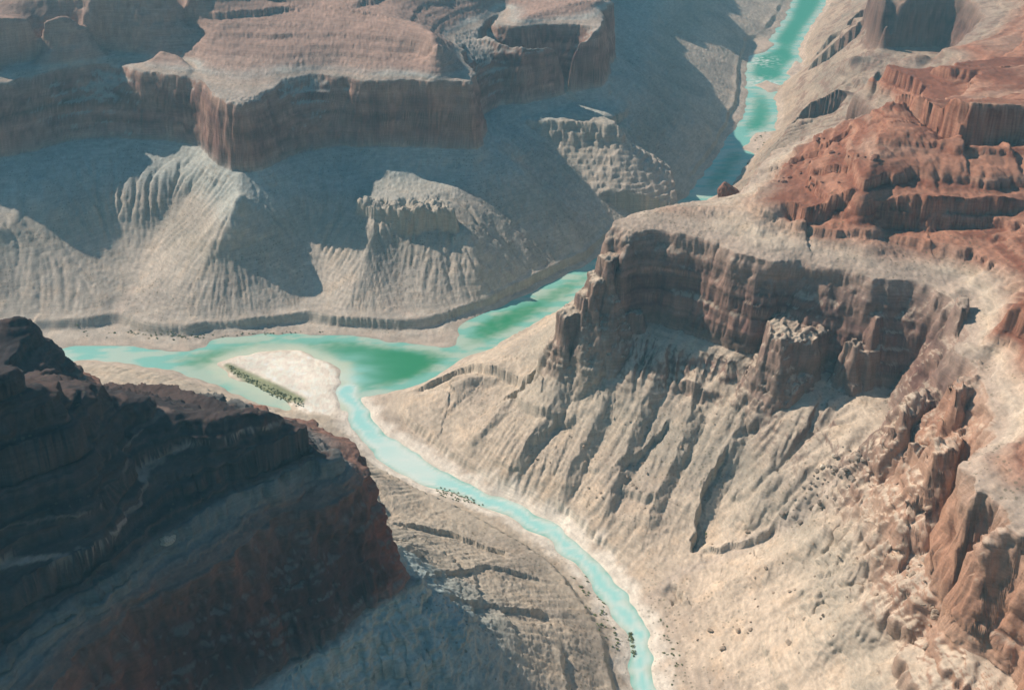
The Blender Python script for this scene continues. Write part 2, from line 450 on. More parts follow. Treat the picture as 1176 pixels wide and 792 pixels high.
# spurs of the slope under the central cliff: (crest from top to foot, height, width of the sunny and of the shaded flank)
RIBS = [
 (P((668, 402, 148), (630, 480, 80), (592, 530, 36), (568, 562, 6)), 13, 50, 17),
 (P((712, 400, 152), (688, 470, 96), (655, 545, 42), (636, 590, 8)), 15, 48, 16),
 (P((766, 398, 164), (738, 470, 106), (706, 545, 56), (684, 618, 10)), 16, 50, 17),
 (P((808, 405, 168), (792, 480, 110), (760, 560, 60), (728, 640, 14)), 14, 46, 15),
 (P((866, 410, 178), (850, 490, 120), (818, 560, 74), (800, 612, 42)), 16, 48, 16),
 (P((905, 500, 152), (876, 560, 102), (852, 606, 66)), 12, 36, 16),
 (P((600, 462, 52), (560, 500, 30), (530, 530, 10)), 9, 34, 13),
 (P((1000, 575, 150), (930, 620, 96), (860, 660, 52), (810, 690, 18)), 7, 40, 22),
 (P((1030, 690, 140), (960, 735, 84), (890, 775, 40)), 7, 38, 22),
]
# local ledges: (line with the drop on its right hand, height, reach)
SCARPS = [
 (P((928, 63, 95), (955, 50, 115), (992, 40, 135)), 40, 45),
 (P((936, 45, 100), (960, 34, 120), (988, 29, 135)), 30, 32),
 (P((903, 133, 130), (925, 115, 150), (950, 106, 165), (975, 102, 178)), 48, 50),
 (P((972, 23, 130), (988, 14, 140), (1006, 7, 150)), 30, 38),
 (P((880, 182, 110), (900, 165, 130), (930, 150, 150)), 22, 30),
 (P((985, 92, 178), (1000, 80, 186), (1012, 66, 180)), 24, 30),
 (P((1090, 62, 372), (1130, 68, 378), (1180, 66, 384)), 16, 30),
 (P((870, 195, 300), (905, 190, 318), (950, 178, 336), (985, 160, 352)), 9, 16),
 (P((930, 205, 338), (965, 200, 352), (990, 188, 372)), 10, 16),
 (P((470, 455, 6), (486, 446, 14), (500, 436, 20), (523, 421, 32), (540, 417, 44), (566, 424, 60), (596, 430, 76), (604, 440, 78), (614, 430, 84), (638, 427, 96), (652, 405, 120)), 13, 55),
 (P((1000, 238, 345), (1060, 240, 347), (1120, 240, 348), (1190, 236, 352)), 20, 30),
 (P((900, 226, 338), (925, 234, 342), (955, 230, 348), (985, 228, 352)), 22, 25),
 (P((1050, 104, 424), (1075, 120, 425), (1105, 134, 427), (1150, 134, 429), (1200, 130, 431)), 30, 30),
 (P((1005, 116, 405), (1030, 100, 420), (1050, 104, 424), (1060, 125, 410)), 22, 18),
 (P((835, 528, 82), (812, 560, 66), (798, 600, 45), (790, 640, 25))[::-1], 16, 28),
 (P((800, 632, 30), (830, 630, 42), (860, 622, 58), (900, 598, 84)), 8, 22),
 (P((772, 668, 14), (790, 690, 16), (770, 700, 8)), 10, 15),
 (P((700, 560, 30), (740, 520, 70), (775, 475, 110)), 8, 22),
 (P((600, 520, 42), (625, 500, 62), (650, 470, 88)), 8, 18),
 (P((575, 470, 36), (600, 455, 52), (640, 450, 74), (690, 462, 100)), 12, 22),
 (P((530, 740, 124), (548, 690, 90), (545, 655, 66)), 5, 22),
 (P((470, 690, 170), (505, 650, 110), (560, 640, 62), (640, 660, 30)), 5, 22),
 (P((440, 600, 52), (520, 600, 44), (600, 640, 26)), 7, 18),
 (P((490, 690, 140), (560, 690, 84), (640, 700, 40)), 6, 20),
]
# blocks and knolls: (outline of the top, elevation, flank slope, roughness)
BLOCKS = [
 (PZ(200, (642, 356), (650, 348), (668, 344), (700, 346), (738, 352), (738, 358), (700, 360), (672, 359), (650, 362)), 200, 6, 4),
 (PZ(272, (688, 292), (700, 284), (714, 290), (702, 300)), 272, 5, 5),
 (PZ(245, (676, 312), (690, 304), (704, 316), (684, 326)), 245, 5, 5),
 (PZ(222, (662, 334), (680, 322), (696, 336), (672, 344)), 222, 5, 5),
 (PZ(232, (880, 384), (888, 362), (915, 350), (945, 352), (952, 376), (932, 390), (902, 394)), 232, 5, 7),
 (PZ(228, (974, 396), (985, 375), (1006, 366), (1018, 380), (1010, 398), (986, 402)), 228, 5, 7),
 (PZ(262, (1002, 358), (1010, 355), (1013, 363), (1005, 367)), 262, 6, 4),
 (PZ(300, (1094, 432), (1112, 420), (1136, 410), (1145, 422), (1126, 438), (1100, 446)), 296, 4, 8),
 (PZ(262, (1034, 450), (1052, 438), (1082, 430), (1090, 442), (1066, 456), (1040, 462)), 252, 4, 8),
 (PZ(274, (1072, 496), (1092, 486), (1114, 484), (1118, 496), (1096, 508), (1078, 510)), 264, 4, 8),
 (PZ(250, (1046, 500), (1062, 492), (1072, 500), (1060, 512)), 238, 4, 8),
 (PZ(300, (1140, 455), (1165, 445), (1185, 455), (1170, 470), (1146, 472)), 300, 5, 5),
 (PZ(318, (1099, 345), (1107, 338), (1112, 348), (1104, 356)), 318, 5, 4),
 (PZ(168, (594, 132), (606, 118), (628, 108), (652, 110), (672, 120), (690, 126), (710, 138), (680, 136), (640, 134)), 160, 1.5, 1.5),
 (PZ(141, (409, 230), (420, 223), (440, 231), (462, 236), (482, 228), (502, 224), (522, 238), (500, 236), (470, 239), (436, 236)), 137, 5, 8),
 (PZ(165, (1026, 634), (1034, 626), (1040, 633), (1032, 640)), 165, 2.0, 5),
]
FARPOLY = [p[:2] for p in far_bank] + [(-2600, 8400)]
SUPAI = [(322, 10, 13), (346, 26, 17), (372, 16, 14), (398, 12, 12), (424, 34, 19), (452, 16, 14), (478, 22, 16), (505, 18, 15)]
def profile(e, x, y):
    n1 = perlin(x / 160, y / 160, 31); n2 = perlin(x / 60, y / 60, 32)
    def led(e0, h, W, m, w=1.6):
        return m * h * (sst(-w, w, e - e0) - sst(-W, W, e - e0))
    z = e.copy()
    # great cliff with a broken middle band
    t = np.clip((e - ZB) / DE, 0, 1)
    tt = t.copy()
    for i_, (ti, am) in enumerate(((.16, .09), (.30, .07), (.47, .10), (.61, .06), (.74, .08), (.90, .07))):
        mk = sst(-.2, .35, perlin(x / 75, y / 75, 140 + i_))
        th = t - ti - .03 * perlin(x / 40, y / 40, 150 + i_)
        tt = tt + am * mk * (sst(-.02, .02, th) - sst(-.14, .14, th)) * sst(0, .05, t) * sst(0, .05, 1 - t)
    z = np.where(e <= ZB, e, np.where(e <= ZB + DE, ZB + tt * (ZT - ZB), ZT + (e - ZB - DE)))
    # lower ledges
    nf_ = 1 - .9 * inside(x, y, FARPOLY)
    fb = 1.0 * (x > -800) * (x < 180) * sst(1480, 1560, y + .0 * x) * (y < 2050)
    z = z + led(11, 9 + 6 * fb, 10 + 2 * fb, np.maximum(sst(-.25, .35, n1) * .9 + .1, fb * (.5 + .5 * sst(-.3, .1, n2))), 2.0)
    z = z + led(44, 9, 16, nf_ * sst(.1, .55, n1 + .6 * n2))
    z = z + led(76, 12, 18, nf_ * sst(.0, .5, -n1 + .5 * n2))
    mu = nf_ * sst(.15, .6, n2 + .4 * n1)
    for p in MASKS['muav']:
        mu = np.maximum(mu, np.where(y > 2200, 1.3, .5) * gauss(x, y, p, 42))
    z = z + led(128, 20, 24, mu, 2.2)
    z = z + led(158, 9, 12, nf_ * sst(-.1, .4, n1 - n2) * .8)
    farv = (inside(x, y, FARPOLY)).astype(float)
    for z0, h, W in SUPAI:
        q = z0 - ZT + ZB + DE
        m = .35 + .65 * sst(-.4, .4, perlin(x / 140, y / 140, 40 + z0))
        z = z + led(q + 2.5 * n2, h, W, m * (1 - (.8 if z0 < 365 else .35) * farv))
    # thin level beds above the great cliff
    tm = sst(303, 312, z) * (.8 - .5 * farv)
    zp = z + 2.2 * np.sin(z / 17.0) + 2.0 * n2
    for P_, a_ in ((11.0, .85), (4.7, .6)):
        z = z - tm * a_ * P_ / (2 * math.pi) * np.sin(2 * math.pi * zp / P_)
    wx = x + 3.5 * perlin(x / 14, y / 14, 81) + 1.2 * perlin(x / 5, y / 5, 83); wy = y + 3.5 * perlin(x / 14, y / 14, 82) + 1.2 * perlin(x / 5, y / 5, 84)
    for line, h, W in SCARPS:
        L = np.array(line)
        m = (x > L[:, 0].min() - 4 * W) & (x < L[:, 0].max() + 4 * W) & (y > L[:, 1].min() - 4 * W) & (y < L[:, 1].max() + 4 * W)
        if not m.any(): continue
        z[m] += scarp(wx[m], wy[m], line, h, W)
    for line, h, wl, wr in RIBS:
        L = np.array(line)
        m = (x > L[:, 0].min() - wl) & (x < L[:, 0].max() + wl) & (y > L[:, 1].min() - wl) & (y < L[:, 1].max() + wl)
        if not m.any(): continue
        z[m] += rib(wx[m] + 5 * n2[m], wy[m] + 5 * n1[m], line, h, wl, wr)
    for poly, zt, sl, r in BLOCKS:
        L = np.array(poly)
        m = (x > L[:, 0].min() - 120) & (x < L[:, 0].max() + 120) & (y > L[:, 1].min() - 120) & (y < L[:, 1].max() + 120)
        if not m.any(): continue
        qx, qy = wx[m], wy[m]
        d = seg_dist(qx, qy, poly + poly[:1], [0] * (len(poly) + 1))
        d = np.where(inside(qx, qy, poly), -d, d)
        d = d + 3.5 * perlin(qx / 19, qy / 19, 88)
        drop = sl * np.maximum(d, 0)
        drop = drop - .8 * 17 / (2 * math.pi) * np.sin(2 * math.pi * (drop + 3 * perlin(qx / 25, qy / 25, 89)) / 17)
        drop = np.where(drop > 38, 38 + (drop - 38) * .45, drop)
        zb = zt + r * perlin(qx / 16, qy / 16, 86) + .5 * r * perlin(qx / 6, qy / 6, 87) - drop + .2 * np.minimum(np.maximum(-d, 0), 12) - 2
        z[m] = np.maximum(z[m], zb)
    return z

# ------------------------------------------------------------------ mesh lattice
NA, NR = int(1500 * Q), int(1500 * Q)
az = np.linspace(-1, 1, NA)
az = math.radians(36) * az * .86 + math.radians(30) * az ** 7 * 1.0
lr0, lr1 = math.log(420), math.log(9500)
nc = 420
azc = az[::max(1, NA // 300)]
RR = np.exp(np.linspace(lr0, lr1, nc * 3))
A2, R2 = np.meshgrid(azc, RR, indexing='ij')
xx, yy = R2 * np.sin(A2), R2 * np.cos(A2) - 60
zz = profile(efield(xx, yy), xx, yy)
dR = np.diff(R2, axis=1); dZ = np.diff(zz, axis=1)
den = np.hypot(dR * .45, dZ * .9) / (R2[:, 1:]) ** 1.0 + .0006
den = blur(den, 4.0)
cdf = np.concatenate([np.zeros((len(azc), 1)), np.cumsum(den, axis=1)], axis=1)
cdf /= cdf[:, -1:]
q = np.linspace(0, 1, NR)
Rc = np.stack([np.interp(q, cdf[i], RR) for i in range(len(azc))])
fi = np.interp(az, azc, np.arange(len(azc)))
i0 = np.minimum(fi.astype(int), len(azc) - 2); ff = (fi - i0)[:, None]
R = Rc[i0] * (1 - ff) + Rc[i0 + 1] * ff
X = R * np.sin(az)[:, None]; Y = R * np.cos(az)[:, None] - 60
sh = X.shape
x, y = X.ravel(), Y.ravel()
E = efield(x, y)
k = sst(6, 40, E)
cb = 1 - .8 * sst(172, 178, E) * (1 - sst(192, 200, E))
E = E + k * cb * (.6 * perlin(x / 13, y / 13, 51) + .5 * perlin(x / 6, y / 6, 52) + .35 * perlin(x / 3, y / 3, 53) - .6 * np.abs(perlin(x / 10, y / 10, 54)) - .5 * np.abs(perlin(x / 4.5, y / 4.5, 55)))
Z = profile(E, x, y)
Z = Z + sst(-1, 6, E) * (.5 * perlin(x / 9, y / 9, 61) + .3 * perlin(x / 4.2, y / 4.2, 62))
def normals(X, Y, Z):
    pu = [np.gradient(a, axis=0) for a in (X, Y, Z)]; pv = [np.gradient(a, axis=1) for a in (X, Y, Z)]
    n = np.stack([pu[1] * pv[2] - pu[2] * pv[1], pu[2] * pv[0] - pu[0] * pv[2], pu[0] * pv[1] - pu[1] * pv[0]])
    n /= np.linalg.norm(n, axis=0) + 1e-9
    return n * np.sign(n[2:3] + 1e-9)
Zg = Z.reshape(sh)
N = normals(X, Y, Zg)
steep0 = 1 - N[2].ravel()
# rock relief on the steep faces: blocks, columns and beds
cl = sst(.12, .5, steep0) * sst(8, 20, E)
z = Z
bl = (3.2 * vnoise3(x / 22, y / 22, z / 34, 1) + 2.4 * vnoise3(x / 9, y / 9, z / 16, 2) + 1.3 * vnoise3(x / 4, y / 4, z / 5, 3) + 1.7 * vnoise3(x / 60, y / 60, z / 4.0, 4))
bl = bl + .7 * (1 - 2 * np.abs(vnoise3(x / 13, y / 13, z / 60, 5))) + 1.3 * vnoise3(x / 30, y / 30, z / 7, 14)
Ns = [blur(N[i], 2.0).ravel() for i in range(3)]
bl = bl * (1 + .8 * (x < 0) * (y < 1000))
bl = bl * (1 + .6 * sst(280, 340, x) * (1 - sst(950, 1050, y)))
x = x + cl * bl * Ns[0]; y = y + cl * bl * Ns[1]; z = z + cl * bl * .35 * Ns[2]
ru = (1 - cl) * sst(5, 30, E)
z = z + ru * (.55 * vnoise3(x / 5, y / 5, z / 5, 6) + .4 * np.maximum(0, vnoise3(x / 2.6, y / 2.6, z / 2.6, 7)) * 1.6)
Xf, Yf, Zf = x.reshape(sh), y.reshape(sh), z.reshape(sh)
N = normals(Xf, Yf, Zf)
steep = 1 - N[2].ravel()


def C(r, g, b): return np.array([r, g, b])
def mix(a, b, t): return a + (b - a) * t[:, None]
n1 = fbm(x / 130, y / 130, 71, 4); n2 = fbm(x / 28, y / 28, 75, 4); n3 = vnoise3(x / 50, y / 50, z / 6, 8); n4 = vnoise3(x / 90, y / 90, z / 2.2, 9); n5 = vnoise3(x / 500, y / 500, z / 3.5, 15); n6 = vnoise3(x / 600, y / 600, z / 9, 16)
col = np.empty((x.size, 3)); col[:] = C(.53, .445, .34)
far = inside(x, y, [p[:2] for p in far_bank] + [(-2600, 8400)])           # beyond the main river
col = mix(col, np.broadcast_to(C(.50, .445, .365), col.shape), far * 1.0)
right_l = inside(x, y, [p[:2] for p in near_bank[::-1][:-12]] + [p[:2] for p in lcr] + [(6000, -1200), (6000, 8400)])
left = ~far & ~right_l
lcrd = lcr_dist(x, y)
col = mix(col, np.broadcast_to(C(.50, .43, .33), col.shape), left * 1.0)
col = mix(col, np.broadcast_to(C(.62, .51, .385), col.shape), right_l * sst(40, 200, x) * (1 - sst(950, 1150, y)))
col = mix(col, col * C(.80, .80, .82), sst(-.1, .6, n1))
col = mix(col, col * C(1.12, 1.05, .98), sst(.0, .7, n2) * .6)
col = mix(col, np.broadcast_to(C(.33, .43, .42), col.shape), np.clip(left * (y < 900) * (x < 60) * sst(60, 120, E) + far * sst(110, 150, E) * .6, 0, 1) * .8)  # greenish shale tone, with the teal of shade and haze put into the colour
# grey green shale band and pale ledge limestone
sh_b = np.exp(-((E - 95 + 12 * n1) / 26) ** 2)
col = mix(col, np.broadcast_to(C(.33, .31, .25), col.shape), sh_b * .45)
cliffy = sst(.22, .5, steep)
col = mix(col, np.broadcast_to(C(.40, .36, .29), col.shape), cliffy * (E < 172) * .6)
# great cliff: stained red brown, cream where fresh
red = np.broadcast_to(C(.15, .085, .07), col.shape)
inb = sst(174, 181, E) * (1 - sst(191, 196, E))
st = sst(-.5, .5, n3 + .6 * n2)
cc = mix(np.broadcast_to(C(.235, .145, .11), col.shape), red, st)
cc = mix(cc, cc * 1.35, far * 1.0)  # far cliff lightened in colour to stand for haze
cc = cc * (1 + .42 * n5 + .28 * n4)[:, None]
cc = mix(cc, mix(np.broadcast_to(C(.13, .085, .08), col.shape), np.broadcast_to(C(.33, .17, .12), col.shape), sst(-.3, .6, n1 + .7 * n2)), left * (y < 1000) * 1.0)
cc = mix(cc, np.broadcast_to(C(.50, .275, .17), col.shape), right_l * sst(250, 420, x) * (1 - sst(930, 1030, y)) * .7)
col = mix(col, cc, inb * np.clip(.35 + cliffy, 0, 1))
col = mix(col, cc, right_l * cliffy * sst(90, 150, E) * (1 - sst(176, 180, E)) * .8)
# rim: pale
rim = np.exp(-((E - 192) / np.where(far, 3.2, 5.0)) ** 2)
col = mix(col, np.broadcast_to(C(.46, .37, .29), col.shape), rim * .8)
# red beds above
up = sst(np.where(far, 192, 196), np.where(far, 204, 222), E + np.where(far, 4, 9) * n1)
sup = mix(np.broadcast_to(C(.39, .195, .125), col.shape), np.broadcast_to(C(.24, .10, .062), col.shape), sst(-.35, .35, n5 + .35 * n4))
sup = mix(sup, np.broadcast_to(C(.43, .29, .21), col.shape), sst(.1, .6, .5 * n1 + .9 * n6) * .6)
sup_far = np.broadcast_to(C(.41, .305, .25), col.shape)
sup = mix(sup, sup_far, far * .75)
sup_left = mix(np.broadcast_to(C(.10, .068, .058), col.shape), np.broadcast_to(C(.055, .045, .045), col.shape), sst(-.4, .4, n4))  # left mesa beds: darkness of the shaded face put into the colour
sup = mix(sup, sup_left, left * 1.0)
LL = P((-60, 690, 366), (0, 668, 365), (60, 650, 360), (110, 628, 354), (138, 598, 352), (142, 572, 355), (165, 545, 362), (205, 523, 367), (260, 505, 372), (320, 492, 372))
bestd = np.full(x.shape, 1e9); zl_ = np.zeros(x.shape)
lm = left & (y < 1000)
for (xa, ya, za), (xb, yb, zb_) in zip(LL[:-1], LL[1:]):
    t_ = np.clip(((x - xa) * (xb - xa) + (y - ya) * (yb - ya)) / ((xb - xa) ** 2 + (yb - ya) ** 2), 0, 1)
    d_ = np.hypot(x - xa - t_ * (xb - xa), y - ya - t_ * (yb - ya))
    zl_ = np.where(d_ < bestd, za + t_ * (zb_ - za), zl_); bestd = np.minimum(bestd, d_)
band = lm * (1 - sst(.9, 2.0, np.abs(z - zl_ - 1.5 * n2))) * (1 - sst(25, 40, bestd)) + .45 * lm * (1 - sst(.6, 1.6, np.abs(z - zl_ - 24 - 1.5 * n2))) * (1 - sst(45, 70, bestd))
sup = mix(sup, np.broadcast_to(C(.34, .25, .20), col.shape), np.clip(band, 0, 1) * (.5 + .5 * sst(-.4, .2, n2)))
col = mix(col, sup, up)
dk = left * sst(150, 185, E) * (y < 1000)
col = mix(col, col * C(.60, .40, .36), dk * (1 - up) * sst(168, 180, E))  # cliff of the shaded mesa darkened in its colour too, kept reddish
ub = right_l * sst(1650, 1900, y) * (1 - up)
col = mix(col, col * C(.74, .71, .70), ub)
col = mix(col, np.broadcast_to(C(.23, .15, .115), col.shape), ub * sst(.05, .45, n6 * .6 + n2) * sst(15, 40, E) * .7)
# sand and gravel by the water
wsx = G0.samp(WSS, x, y)
sand = sst(.06, .3, wsx) * (1 - sst(3 + 5 * (1 - far), 6 + 10 * (1 - far), E)) * (.5 + .5 * sst(-.3, .4, n2))
col = mix(col, np.broadcast_to(C(.53, .44, .35), col.shape), sand * .8)
isl_d = inside(*jit(x, y), island)
for b_ in BARS: col = mix(col, np.broadcast_to(C(.50, .42, .34), col.shape), inside(*jit(x, y), b_) * .8)
ic = np.array(unproj(335, 425, 0))
bar = isl_d * sst(-.1, .5, 1.0 - wsx * 1.6)
col = mix(col, np.broadcast_to(C(.90, .82, .69), col.shape), np.clip(bar * 1.3, 0, 1))
dis_ = seg_dist(*jit(x, y), island + island[:1], [0] * (len(island) + 1))
col = mix(col, np.broadcast_to(C(.50, .42, .31), col.shape), bar * (1 - sst(3, 9, dis_ + 3 * n2)) * .75)
col = mix(col, np.broadcast_to(C(.66, .57, .44), col.shape), bar * sst(.3, .9, np.sin(dis_ / 3.2 + 4 * n2)) * (1 - sst(12, 42, dis_)) * .6)
col = mix(col, np.broadcast_to(C(.60, .55, .42), col.shape), bar * sst(.1, .6, n2 - .6 * n1) * .2)
gl = seg_dist(x, y, PZ(0, (262, 421), (285, 434), (312, 447), (345, 461)), [4, 9, 11, 6])
col = mix(col, np.broadcast_to(C(.20, .24, .10), col.shape), sst(8, -3, gl) * .85 if False else (1 - sst(-3, 8, gl)) * .85)
lb = (1 - sst(9, 30, lcrd + 10 * n2))
col = mix(col, np.broadcast_to(C(.80, .73, .61), col.shape), lb * .92 * (1 - sst(14, 26, E)))
# travel lines of pale wash debris in the gully floors
wash = [P((600, 190, 118), (640, 212, 86), (684, 238, 45), (716, 262, 6)), P((150, 330, 30), (140, 352, 14), (130, 380, 3)), P((445, 345, 30), (470, 362, 16), (505, 392, 2)),
        P((960, 560, 128), (905, 602, 82), (835, 632, 46), (780, 658, 20), (745, 690, 4))]
for w_ in wash:
    d = seg_dist(x, y, w_, [5] * len(w_))
    col = mix(col, np.broadcast_to(C(.50, .42, .34), col.shape), (1 - sst(-3, 9, d)) * .6)
col = col * (1 + .16 * vnoise3(x / 7, y / 7, z / 7, 12) + .10 * vnoise3(x / 2.5, y / 2.5, z / 2.5, 13))[:, None]
col = np.clip(col, .02, .85)
spk = (1 - .8 * sst(.15, .45, steep)) * (1 - np.clip(bar * 1.3 + sand * .8, 0, 1)) * sst(-.5, .5, n1 + .5 * n2)
col = np.concatenate([col, spk[:, None]], 1)


def new_mat(name):
    m = bpy.data.materials.new(name); m.use_nodes = True
    nt = m.node_tree; b = nt.nodes['Principled BSDF']
    return m, nt, b
def rock_material():
    m, nt, b = new_mat("layered_rock")
    at = nt.nodes.new('ShaderNodeVertexColor'); at.layer_name = 'bed'
    tc = nt.nodes.new('ShaderNodeNewGeometry')
    no = nt.nodes.new('ShaderNodeTexNoise'); no.inputs['Scale'].default_value = .35; no.inputs['Detail'].default_value = 8; no.inputs['Roughness'].default_value = .72
    nt.links.new(tc.outputs['Position'], no.inputs['Vector'])
    mp = nt.nodes.new('ShaderNodeMapping'); mp.inputs['Scale'].default_value = (.03, .03, .6)
    nt.links.new(tc.outputs['Position'], mp.inputs['Vector'])
    n2_ = nt.nodes.new('ShaderNodeTexNoise'); n2_.inputs['Scale'].default_value = 1.0; n2_.inputs['Detail'].default_value = 5
    nt.links.new(mp.outputs['Vector'], n2_.inputs['Vector'])
    r1 = nt.nodes.new('ShaderNodeMapRange'); r1.inputs['From Min'].default_value = .3; r1.inputs['From Max'].default_value = .7; r1.inputs['To Min'].default_value = .84; r1.inputs['To Max'].default_value = 1.14
    nt.links.new(no.outputs['Fac'], r1.inputs['Value'])
    r2 = nt.nodes.new('ShaderNodeMapRange'); r2.inputs['From Min'].default_value = .3; r2.inputs['From Max'].default_value = .7; r2.inputs['To Min'].default_value = .85; r2.inputs['To Max'].default_value = 1.12
    nt.links.new(n2_.outputs['Fac'], r2.inputs['Value'])
    mu = nt.nodes.new('ShaderNodeMath'); mu.operation = 'MULTIPLY'
    nt.links.new(r1.outputs[0], mu.inputs[0]); nt.links.new(r2.outputs[0], mu.inputs[1])
    sc_ = nt.nodes.new('ShaderNodeVectorMath'); sc_.operation = 'SCALE'
    nt.links.new(at.outputs['Color'], sc_.inputs[0]); nt.links.new(mu.outputs[0], sc_.inputs['Scale'])
    nt.links.new(sc_.outputs[0], b.inputs['Base Color'])
    vo = nt.nodes.new('ShaderNodeTexVoronoi'); vo.inputs['Scale'].default_value = .21; vo.inputs['Randomness'].default_value = 1
    nt.links.new(tc.outputs['Position'], vo.inputs['Vector'])
    sp1 = nt.nodes.new('ShaderNodeSeparateColor'); nt.links.new(vo.outputs['Color'], sp1.inputs[0])
    rad = nt.nodes.new('ShaderNodeMath'); rad.operation = 'MULTIPLY'; rad.inputs[1].default_value = .36
    nt.links.new(sp1.outputs[0], rad.inputs[0])
    lt = nt.nodes.new('ShaderNodeMath'); lt.operation = 'LESS_THAN'
    nt.links.new(vo.outputs['Distance'], lt.inputs[0]); nt.links.new(rad.outputs[0], lt.inputs[1])
    up_ = nt.nodes.new('ShaderNodeMath'); up_.operation = 'MULTIPLY'; up_.inputs[1].default_value = .6; up_.use_clamp = True
    nt.links.new(at.outputs['Alpha'], up_.inputs[0])
    mk = nt.nodes.new('ShaderNodeMath'); mk.operation = 'MULTIPLY'
    nt.links.new(lt.outputs[0], mk.inputs[0]); nt.links.new(up_.outputs[0], mk.inputs[1])
    mx = nt.nodes.new('ShaderNodeMix'); mx.data_type = 'RGBA'; mx.inputs[7].default_value = (.13, .12, .075, 1)
    nt.links.new(mk.outputs[0], mx.inputs[0]); nt.links.new(sc_.outputs[0], mx.inputs[6])
    nt.links.new(mx.outputs[2], b.inputs['Base Color'])
    b.inputs['Roughness'].default_value = .95
    b.inputs['Specular IOR Level'].default_value = .15
    bu = nt.nodes.new('ShaderNodeBump'); bu.inputs['Strength'].default_value = .6; bu.inputs['Distance'].default_value = 1.4
    nt.links.new(no.outputs['Fac'], bu.inputs['Height']); nt.links.new(bu.outputs['Normal'], b.inputs['Normal'])
    return m
ROCK = rock_material()

def mesh_np(name, co, quads, mat, colors=None, smooth=True):
    me = bpy.data.meshes.new(name)
    nv, nf = len(co), len(quads)
    me.vertices.add(nv); me.vertices.foreach_set('co', co.astype(np.float32).ravel())
    me.loops.add(nf * 4); me.loops.foreach_set('vertex_index', quads.astype(np.int32).ravel())
    me.polygons.add(nf); me.polygons.foreach_set('loop_start', np.arange(nf, dtype=np.int32) * 4)
    me.polygons.foreach_set('use_smooth', np.full(nf, smooth))
    me.update(calc_edges=True)
    if colors is not None:
        ca = me.color_attributes.new('bed', 'FLOAT_COLOR', 'POINT')
        c4 = np.ones((nv, 4), np.float32); c4[:, :3] = colors[:, :3]
        if colors.shape[1] > 3: c4[:, 3] = colors[:, 3]
        ca.data.foreach_set('color', c4.ravel())
    me.materials.append(mat)
    o = bpy.data.objects.new(name, me); coll.objects.link(o)
    return o
def structure(o, label=None):
    o['kind'] = 'structure'
    if label: o['label'] = label
    return o

co = np.stack([x, y, z], 1)
idx = np.arange(sh[0] * sh[1]).reshape(sh)
quads = np.stack([idx[:-1, :-1], idx[1:, :-1], idx[1:, 1:], idx[:-1, 1:]], -1).reshape(-1, 4)
reg = np.where(far, 0, np.where(right_l, 1, 2))
fr = reg[quads[:, 0]]
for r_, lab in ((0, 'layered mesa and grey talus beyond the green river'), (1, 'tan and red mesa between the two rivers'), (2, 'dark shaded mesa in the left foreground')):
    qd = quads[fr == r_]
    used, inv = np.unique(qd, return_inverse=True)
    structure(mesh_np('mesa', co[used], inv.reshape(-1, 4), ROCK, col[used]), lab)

# ------------------------------------------------------------------ water
def water_material(name):
    m, nt, b = new_mat(name)
    at = nt.nodes.new('ShaderNodeVertexColor'); at.layer_name = 'bed'
    nt.links.new(at.outputs['Color'], b.inputs['Base Color'])
    b.inputs['Roughness'].default_value = .3; b.inputs['Specular IOR Level'].default_value = .25; b.inputs['IOR'].default_value = 1.33
    tc = nt.nodes.new('ShaderNodeNewGeometry')
    no = nt.nodes.new('ShaderNodeTexNoise'); no.inputs['Scale'].default_value = .22; no.inputs['Detail'].default_value = 6; no.inputs['Roughness'].default_value = .65
    nt.links.new(tc.outputs['Position'], no.inputs['Vector'])
    bu = nt.nodes.new('ShaderNodeBump'); bu.inputs['Strength'].default_value = .35; bu.inputs['Distance'].default_value = .6
    nt.links.new(no.outputs['Fac'], bu.inputs['Height']); nt.links.new(bu.outputs['Normal'], b.inputs['Normal'])
    return m
WM = water_material("river_water")
GW = Grid(-2600, -1100, 1900, 8300, 5.0)
need = G0.samp(E0, GW.X, GW.Y) < 3.5
nb = need.copy(); nb[1:] |= need[:-1]; nb[:-1] |= need[1:]; nb[:, 1:] |= nb[:, :-1]; nb[:, :-1] |= nb[:, 1:]
cell = nb[:-1, :-1]
ii = np.arange(GW.nx * GW.ny).reshape(GW.ny, GW.nx)
wq = np.stack([ii[:-1, :-1], ii[:-1, 1:], ii[1:, 1:], ii[1:, :-1]], -1)[cell]
wx_, wy_ = GW.X.ravel(), GW.Y.ravel()
ws_ = G0.samp(WSS, wx_, wy_)
nn = fbm(wx_ / 70, wy_ / 25, 91, 4); nf = fbm(wx_ / 14, wy_ / 9, 95, 3)
dlc = lcr_dist(wx_, wy_)
green = np.broadcast_to(C(.04, .27, .125), (wx_.size, 3)); blue = np.broadcast_to(C(.04, .30, .19), green.shape)
milky = np.broadcast_to(C(.36, .70, .65), green.shape); pale = np.broadcast_to(C(.74, .80, .72), green.shape)
wc = mix(green, blue, sst(1700, 2400, wy_))
down = 1 - sst(-700, -430, wx_ + 40 * nn)
wc = mix(wc, milky, down * .35 * (wy_ < 2200))
mouth = np.array(unproj(400, 440, 0))
plume = np.exp(-((wx_ - mouth[0] + 12) ** 2 / (2 * 34 ** 2) + (wy_ - mouth[1] - 22) ** 2 / (2 * 45 ** 2)))
wc = mix(wc, milky, np.clip(plume * (.8 + .5 * nn), 0, .8))
shoal = (1 - sst(.55, .86, ws_ + .05 * nf)) 
wc = mix(wc, mix(milky, pale, sst(0, .5, nn + .3)), shoal * .55)
inl = 1 - sst(-4, 6, dlc)
lc = mix(milky, pale, sst(-.1, .7, nn + .3 * nf) * .5)
sho2 = np.array(unproj(468, 528, 0))
lc = mix(lc, pale, gauss(wx_, wy_, sho2, 45) * .7)
ej = jit(wx_, wy_)
